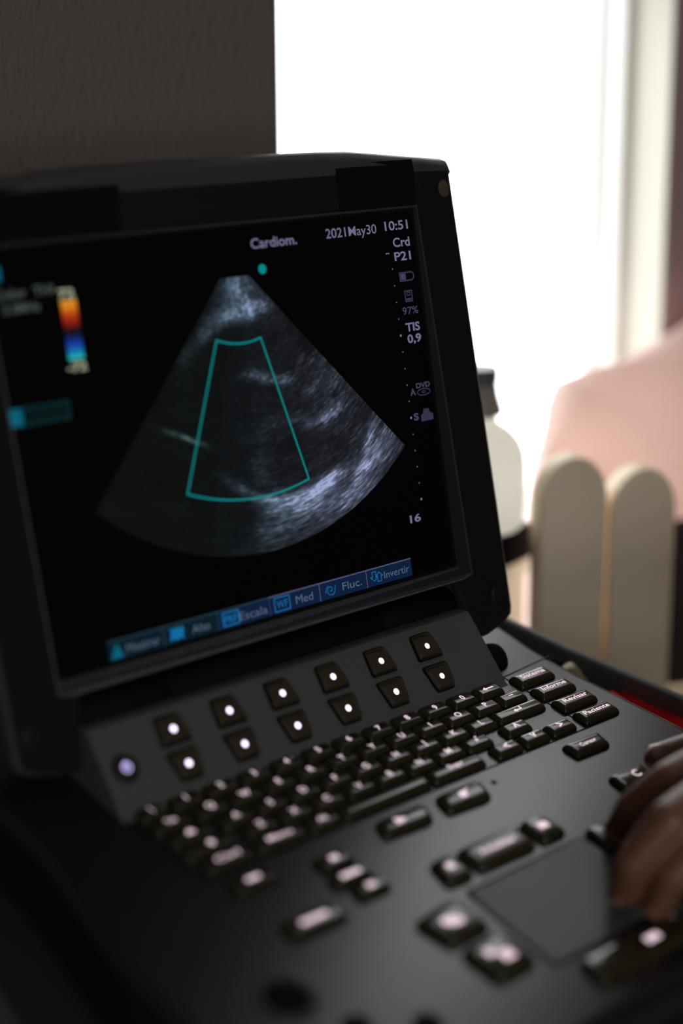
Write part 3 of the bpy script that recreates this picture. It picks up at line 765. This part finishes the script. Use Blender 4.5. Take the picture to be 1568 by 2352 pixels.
# soft keys with lamps on the slanted panel
def fp(x, s, z): return PN(x, s, z)
for i in range(6):
    cx = 55.3 + 38.8 * i
    for P, sy in (([(cx - 9.0, 27), (cx + 9.0, 27), (cx + 6.4, 41.8), (cx - 8.0, 41.8)], 33.9), ([(cx - 6.5, 5.4), (cx + 6.5, 5.4), (cx + 8.6, 20.6), (cx - 9.4, 20.6)], 13.1)):
        bm = bmesh.new()
        q = round_poly(inset_poly(P, -1.5), 2.2)
        loops(bm, [[fp(x, s, -.4) for x, s in q], [fp(x, s, .12) for x, s in q]])
        well = bm_obj('key_well', bm, M['seam'], US)
        k = key(P, None, h=1.0, r=2.4, m_='softkey', f=fp, zt=1.9, inset=1.5, name='soft_key')
        bm = bmesh.new()
        n = 20
        bm.faces.new([bm.verts.new(fp(cx + 1.75 * math.cos(2 * math.pi * j / n), sy + 1.85 * math.sin(2 * math.pi * j / n), 2.2)) for j in range(n)])
        bm_obj('indicator_lamp', bm, M['dot'], k)
    bm = bmesh.new()   # raised lip between the two rows
    loops(bm, [[fp(cx + a, 24.0 + c, h_) for a, c, h_ in ((-10, -.8, .05), (10, -.8, .05), (10, .8, .05), (-10, .8, .05))], [fp(cx + a, 24.0 + c, h_) for a, c, h_ in ((-9.5, -.3, .6), (9.5, -.3, .6), (9.5, .4, .6), (-9.5, .4, .6))]])
    bm_obj('panel_rib', bm, M['panel'], US)
# power button
n = 32
def pc(r, z): return [fp(18.8 + r * math.cos(2 * math.pi * j / n), 21.9 + r * math.sin(2 * math.pi * j / n), z) for j in range(n)]
bm = bmesh.new(); loops(bm, [pc(8.2, -.3), pc(8.2, .15), pc(7.4, .18)]); bm_obj('button_well', bm, M['seam'], US)
bm = bmesh.new(); loops(bm, [pc(6.2, -.3), pc(6.2, 1.2), pc(5.4, 1.8)]); pb = bm_obj('power_button', bm, M['softkey'], US, False)
bm = bmesh.new()
a = [bm.verts.new(p) for p in pc(2.9, 1.95)]; c = [bm.verts.new(p) for p in pc(2.0, 1.95)]
for j in range(n): bm.faces.new((a[j], a[(j + 1) % n], c[(j + 1) % n], c[j]))
bm.faces.new([bm.verts.new(fp(18.8 + x, 21.9 + y, 2.0)) for x, y in ((-.45, -.5), (.45, -.5), (.45, 3.4), (-.45, 3.4))])
bm_obj('power_symbol', bm, M['power'], pb)

# seams, touch pad, pinhole, dial
def strip(P, wd, m_, name, z0=DZ + .03, z1=DZ + .28):
    for (xa, ya), (xb, yb) in zip(P, P[1:]):
        d = Vector((xb - xa, yb - ya)).normalized(); nn = Vector((-d.y, d.x)) * wd / 2
        q = [(xa + nn.x, ya + nn.y), (xb + nn.x, yb + nn.y), (xb - nn.x, yb - nn.y), (xa - nn.x, ya - nn.y)]
        bm = bmesh.new()
        loops(bm, [[L(x, y, z0 - 1) for x, y in q], [L(x, y, z1) for x, y in q]])
        bm_obj(name, bm, m_, US)
strip([(6.5, -62), (11.5, -131.0), (307.2, -129.6), (301.8, -60.5)], 1.0, M['seam'], 'panel_seam')
strip([(301.8, -60.5), (350.3, -56.0)], 0.9, M['seam'], 'panel_seam')
padP = [(121, -271), (221, -271), (214, -206.8), (123.5, -207.6)]
bm = bmesh.new()
q0 = round_poly(inset_poly(padP, -2.2), 5); q1 = round_poly(inset_poly(padP, -.6), 4)
loops(bm, [[L(x, y, DZ - 1) for x, y in q0], [L(x, y, DZ + .1) for x, y in q0], [L(x, y, DZ + .25) for x, y in q1]])
bm_obj('touch_pad_gap', bm, M['seam'], US)
bm = bmesh.new()
q0 = round_poly(padP, 4); q1 = round_poly(inset_poly(padP, .8), 3.5)
loops(bm, [[L(x, y, DZ - .5) for x, y in q0], [L(x, y, DZ + .35) for x, y in q0], [L(x, y, DZ + .6) for x, y in q1]])
bm_obj('touch_pad', bm, M['pad'], US)
bm = bmesh.new()
loops(bm, [[Lp(p) for p in l] for l in cyl_loops((209.8, -142.1, DZ), [(1.9, -.5), (1.9, .25), (1.2, .28)], 20)])
bm_obj('microphone_hole', bm, M['seam'], US)
bm = bmesh.new()
loops(bm, [[Lp(p) for p in l] for l in cyl_loops((-8, -219, DZ), [(15.5, -.5), (15.5, .6), (14.2, 1.6), (11.8, 1.8), (10.8, .8), (10.6, .1)], 40)], cap1=True)
bm_obj('dial_ring', bm, M['lid'], US, True)
bm = bmesh.new()
loops(bm, [[Lp(p) for p in l] for l in cyl_loops((-8, -219, DZ), [(9.6, -.5), (9.6, 2.2), (8.8, 3.0)], 40)])
bm_obj('dial_cap', bm, M['black'], US)
for (x, y) in ((8, -251), (37, -268)):
    bm = bmesh.new()
    loops(bm, [[Lp(p) for p in l] for l in cyl_loops((x, y, DZ), [(7.5, -.5), (7.5, 1.4), (6.4, 2.2)], 30)])
    bm_obj('round_button', bm, M['black'], US)

# ------------------------------------------------------------------ trolley
TB = wl(152, -140, -100)
TR = empty('equipment_trolley', (TB.x, TB.y, 0))
tag(TR, 'dark grey equipment trolley with a rimmed tray under the ultrasound machine', 'trolley')
def TW(p): v = wl(*p); return (v.x - TB.x, v.y - TB.y, v.z)
bm = bmesh.new()
add_box(bm, (-92, -330, -112), (400, 62, -99), TW)
bevel(bm_obj('tray', bm, M['tray'], TR), .003)
for sgn in (1, -1):
    def mx_(x): return x if sgn > 0 else 304.8 - x
    path = [(385, 60), (385, 9), (394, -40), (408, -95), (415, -121), (424, -180), (424, -300)]
    pr = [(-5.5, -112), (-5.5, -68.2), (-4.6, -66.2), (-2.6, -65.4), (0.2, -65.4), (1.6, -66.4), (2.2, -69), (2.2, -112)]
    bm = bmesh.new()
    loops(bm, [[TW((mx_(x + dx), y, z)) for dx, z in pr] for x, y in path])
    bm_obj('side_rail', bm, M['railgrey'], TR, False)
bm = bmesh.new()
loops(bm, [[(x, y, z) for x, y, z in l] for l in cyl_loops((0, .04, 0), [(.045, .09), (.045, TB.z - .03), (.09, TB.z - .02)], 32)])
bm_obj('column', bm, M['tray'], TR, True)
for i in range(4):
    a = math.radians(45 + 90 * i); c, s = math.cos(a), math.sin(a)
    bm = bmesh.new()
    add_box(bm, (0.03, -.03, .07), (.30, .03, .11), lambda p: (p[0] * c - p[1] * s, .04 + p[0] * s + p[1] * c, p[2]))
    leg = bevel(bm_obj('leg', bm, M['tray'], TR), .008)
    bm = bmesh.new()
    loops(bm, cyl_loops((.27 * c, .04 + .27 * s, .04), [(.028, -.014), (.04, -.012), (.04, .012), (.028, .014)], 24, 1))
    bm_obj('caster', bm, M['black'], leg, True)
# red cloth lying in the tray, right of the machine
bm = bmesh.new(); ls = []
for i in range(15):
    y = -84 - i * 13.0
    row = []
    x0_ = 372 + max(0, -(y + 100)) * .06; x1_ = 383 + min(38, max(0, (-y - 10)) * .29)
    n = 12
    for j in range(n + 1):
        x = x0_ + (x1_ - x0_) * j / n
        row.append(TW((x, y, -79 + 3.0 * math.sin(j * 1.3 + i * .5) + 2.2 * math.sin(i * .9 + j * .3))))
    low = [TW((x1_, y, -99)), TW((x0_, y, -99))]
    ls.append(row + low)
loops(bm, ls)
rc = bm_obj('red_cloth', bm, M['red'], None, True)
rc.location = TR.location
tag(rc, 'red folded cloth tucked in the tray between machine and rail', 'cloth')
# slim olive-gold marker in the tray behind the cloth
bm = bmesh.new()
pc0 = Vector(TW((374, -98, -85))); pc1 = Vector(TW((382.0, -49, -74.5)))
d = (pc1 - pc0); e1 = d.normalized().orthogonal().normalized(); e2 = d.normalized().cross(e1)
loops(bm, [[pc0 + d * t + (e1 * math.cos(2 * math.pi * i / 20) + e2 * math.sin(2 * math.pi * i / 20)) * r for i in range(20)] for t, r in ((0, .003), (.03, .0055), (.8, .006), (.85, .007), (1, .0065))])
pen = bm_obj('marker_pen', bm, M['brass'], None, True); pen.location = TR.location
tag(pen, 'olive gold marker pen leaning on the tray rail just behind the red cloth', 'pen')

# ------------------------------------------------------------------ background things
# white cabinet with black box and dispenser bottle
CB = empty('side_cabinet', (0.475, 0.185, 0))
tag(CB, 'narrow white cabinet beside the scanner, carrying a black box and a pump bottle', 'cabinet')
bm = bmesh.new(); add_box(bm, (-.070, -.035, .0), (.066, .053, .858))
bevel(bm_obj('body', bm, M['white'], CB), .003)
bm = bmesh.new(); add_box(bm, (-.072, -.037, .858), (.068, .056, .876))
bevel(bm_obj('top', bm, M['white'], CB), .003)
def rz(cx, cy, a):
    c, s = math.cos(a), math.sin(a)
    return lambda p: (cx + p[0] * c - p[1] * s, cy + p[0] * s + p[1] * c, p[2])
bm = bmesh.new(); add_box(bm, (-.068, -.045, .8763), (.040, .045, .9036), rz(0, 0, math.radians(12)))
bb = bm_obj('black_box', bm, M['black']); bb.location = (0.490, 0.175, 0)
bevel(bb, .0015)
tag(bb, 'flat black box on the white cabinet, under the pump bottle', 'box')
BT = empty('pump_bottle', (0.497, 0.167, 0.9036))
BT.scale = (1.047, 1.047, 0.98)
tag(BT, 'white rounded pump bottle standing on the black box, partly hidden by the screen', 'bottle')
bm = bmesh.new()
loops(bm, cyl_loops((0, 0, 0), [(.034, 0), (.037, .003), (.0385, .03), (.0385, .050), (.037, .062), (.033, .072), (.026, .080), (.018, .0855), (.0155, .088), (.0155, .095)], 40))
bm_obj('bottle_body', bm, M['bottle'], BT, True)
bm = bmesh.new()
loops(bm, cyl_loops((0, 0, 0), [(.0165, .092), (.020, .094), (.0195, .098), (.0165, .108), (.0150, .118)], 32))
bm_obj('pump_collar', bm, M['collar'], BT, True)
bm = bmesh.new()
loops(bm, cyl_loops((0, 0, 0), [(.0150, .118), (.0158, .120), (.0158, .129), (.0150, .131)], 32))
add_box(bm, (-.045, -.005, .121), (-.012, .005, .129))
bm_obj('pump_head', bm, M['cap'], BT, False)

# slatted cot end: rounded slats parallel to the wall
COT = empty('picket_panel', (0.535, 0.095, 0), (0, 0, math.radians(-22)))
tag(COT, 'cream panel of upright slats with rounded tops, in front of the pink blanket', 'slatted panel')
def slat(cx, wd, top, y=0.0, th=.022):
    pts_ = [(-wd / 2, .30)]
    n = 18; r = wd / 2
    for i in range(n + 1):
        a = math.pi - math.pi * i / n
        pts_.append((r * math.cos(a), top - r * 1.25 + r * 1.25 * math.sin(a)))
    pts_.append((wd / 2, .30))
    bm = bmesh.new()
    loops(bm, [[(cx + x, y + e, z) for x, z in (pts_ if k else pts_)] for e, k in ((0, 1), (th, 1))])
    o = bm_obj('slat', bm, M['slat'], COT); bevel(o, .0025, 3); return o
SX = [(0, .9655), (.0616, .9515), (.1848, .930), (.2464, .915)]
for cx, tp in SX: slat(cx, .0575, tp)
for za, zb in ((.42, .47), (.70, .75)):
    bm = bmesh.new(); add_box(bm, (-.027, .0222, za), (.275, .034, zb))
    bevel(bm_obj('cross_rail', bm, M['slat'], COT), .003)
for x in (.03, .26):
    bm = bmesh.new(); add_box(bm, (x - .015, .0345, 0), (x + .015, .06, .80)); bevel(bm_obj('leg', bm, M['slat'], COT), .004)

# black upright post at the right edge
bm = bmesh.new()
add_box(bm, (-.022, -.014, 0), (.022, .0345, .878))
bp_ = bm_obj('black_post', bm, M['black']); bp_.location = (0.704, 0.090, 0); bevel(bp_, .004)
tag(bp_, 'black upright post at the right edge, beside the second cream slat', 'post')

# pink blanket heaped behind the slats
bm = bmesh.new()
ls = []
nx, nz = 26, 20
def sstep(t): t = max(0, min(1, t)); return t * t * (3 - 2 * t)
def prof_top(x):   # height of the heap along x
    return 0.998 + 0.045 * sstep((x - .63) / .26) + .004 * math.sin(x * 40)
for i in range(nx + 1):
    x = .607 + (i / nx) ** 1.6 * .48
    tp = prof_top(x) - 0.05 * (1 - sstep((x - .607) / .022))
    e = sstep((x - .605) / .03)
    col_ = []
    for j in range(nz + 1):
        a = math.pi * j / nz
        yy = .192 - (.045 * (0.35 + .65 * e)) * math.cos(a)
        zz = .60 + (tp - .60) * (math.sin(a) ** .45 if math.sin(a) > 0 else 0)
        yy += .004 * math.sin(x * 55 + j) 
        col_.append((x, yy, zz))
    ls.append(col_)
loops(bm, ls)
pk = bm_obj('pink_blanket', bm, M['pink'], None, True)
tag(pk, 'pale pink blanket heaped behind the cream slats, below the window', 'blanket')
# bench that carries it
bm = bmesh.new(); add_box(bm, (.58, .145, .0), (1.2, .243, .60))
bn = bm_obj('storage_bench', bm, M['white']); bevel(bn, .004)
tag(bn, 'white storage bench under the pink blanket, behind the slats', 'bench')

# ------------------------------------------------------------------ person (hand and forearm reaching in from the right)
def capsule(bm, a, b, ra, rb, n=16, sq=1.0):
    a, b = Vector(a), Vector(b); d = (b - a); ln = d.length; d.normalize()
    e1 = d.orthogonal().normalized(); e2 = d.cross(e1)
    ls = []
    for k in range(5):
        t = math.pi / 2 * (1 - k / 4.0); ls.append((a - d * ra * math.sin(t) * .999, max(ra * math.cos(t), .0002)))
    for k in range(1, 5):
        t = k / 5; ls.append((a + d * ln * t, ra + (rb - ra) * t))
    for k in range(5):
        t = math.pi / 2 * (k / 4.0); ls.append((b + d * rb * math.sin(t) * .999, max(rb * math.cos(t), .0002)))
    loops(bm, [[c + (e1 * math.cos(2 * math.pi * i / n) + e2 * math.sin(2 * math.pi * i / n)) * r for i in range(n)] for c, r in ls])
J = {
 'index':  [((228, -219, -42.5), 7.8), ((226, -225, -24), 9.0), ((241, -234, -6), 10.8), ((283, -243, 5), 13.0)],
 'middle': [((187, -257, -43.5), 8.2), ((185, -259, -24), 9.6), ((203, -263, -1), 11.6), ((262, -262, 8), 14.0)],
 'ring':   [((195, -274, -43.5), 8.6), ((196, -276, -24), 10.2), ((214, -280, -4), 12.0), ((264, -283, 6), 13.0)],
 'pinky':  [((226, -299, -44), 6.6), ((228, -300, -27), 7.6), ((244, -301, -9), 8.8), ((276, -301, 2), 11.0)],
 'thumb':  [((299, -188, -38), 9.2), ((321, -204, -26), 10.6), ((347, -224, -12), 12.5), ((366, -246, 0), 15.0)],
}
WR = ((372, -272, 8), 21.0)
EL = ((640, -330, 60), 40.0)
bm = bmesh.new()
def W3(p): return wl(*p)
for k, l in J.items():
    for (p, r), (q, r2) in zip(l, l[1:]): capsule(bm, W3(p), W3(q), r * .001, r2 * .001)
    if k != 'thumb': capsule(bm, W3(l[-1][0]), W3((WR[0][0] - 8, WR[0][1] + (l[-1][0][1] - WR[0][1]) * .45, WR[0][2])), l[-1][1] * .00105, .0165)
capsule(bm, W3(J['thumb'][-1][0]), W3(WR[0]), .015, .018)
mc = [J[k][-1][0] for k in ('index', 'middle', 'ring', 'pinky')]
for a, b in zip(mc, mc[1:]): capsule(bm, W3((a[0] + 8, a[1], a[2] - 3)), W3((b[0] + 8, b[1], b[2] - 3)), .0095, .0095)
capsule(bm, W3((WR[0][0], WR[0][1] + 9, WR[0][2])), W3((EL[0][0], EL[0][1] + 16, EL[0][2])), .021, .036)
capsule(bm, W3((WR[0][0], WR[0][1] - 9, WR[0][2])), W3((EL[0][0], EL[0][1] - 16, EL[0][2])), .021, .036)
me = bpy.data.meshes.new('person'); bm.to_mesh(me); bm.free()
tmp = bpy.data.objects.new('person', me); COL.objects.link(tmp)
rm = tmp.modifiers.new('r', 'REMESH'); rm.mode = 'VOXEL'; rm.voxel_size = .0016; rm.adaptivity = 0
sm_ = tmp.modifiers.new('s', 'SMOOTH'); sm_.iterations = 6; sm_.factor = .5
dg = bpy.context.evaluated_depsgraph_get(); dg.update()
me2 = bpy.data.meshes.new_from_object(tmp.evaluated_get(dg))
bpy.data.objects.remove(tmp)
me2.name = 'person'
HB = W3(WR[0])
for v in me2.vertices: v.co -= HB
person = link_mesh('person', me2, M['skin'], None, True); person.location = HB
tag(person, 'person reaching in from the right, brown hand with bent fingers resting on the touch pad', 'person')
# nails
for k in ('index', 'middle', 'ring', 'pinky', 'thumb'):
    t_, d_ = Vector(J[k][0][0]), Vector(J[k][1][0]); r = J[k][0][1]
    ax = (d_ - t_).normalized()
    outw = Vector((-1, .1, 0.1)) if k != 'thumb' else Vector((-.3, .3, 1.0))
    nrm = (outw - ax * outw.dot(ax)).normalized(); sd = ax.cross(nrm)
    bm = bmesh.new(); ls = []
    for s_ in (-3.5, -1.5, 1, 4, 6.5):
        row = []
        ww = 0.62 if abs(s_ - 1) < 5 else .45
        for i in range(9):
            a = (-1 + 2 * i / 8) * ww * 1.35
            c_ = t_ + ax * (s_) + nrm * (r * .985 * math.cos(a)) + sd * (r * .985 * math.sin(a))
            row.append(W3(c_) - HB)
        ls.append(row)
    vs_ = [[bm.verts.new(p) for p in l] for l in ls]
    for a, b in zip(vs_, vs_[1:]):
        for i in range(8): bm.faces.new((a[i], a[i + 1], b[i + 1], b[i]))
    bm_obj('fingernail', bm, M['nail'], person, True)
bm = bmesh.new()
a = Vector((470, -293, 28)); b = Vector((665, -336, 65)); d = (b - a).normalized(); e1 = Vector((0, 1, 0)); e1 = (e1 - d * e1.dot(d)).normalized(); e2 = d.cross(e1)
loops(bm, [[W3(a + (b - a) * t + e1 * (r * 1.25) * math.cos(2 * math.pi * i / 32) + e2 * r * math.sin(2 * math.pi * i / 32)) - HB for i in range(32)]
           for t, r in ((0.02, 38), (0, 41), (.05, 42), (.3, 45), (.6, 49), (1, 54))])
bm_obj('sleeve', bm, M['sleeve'], person, True)
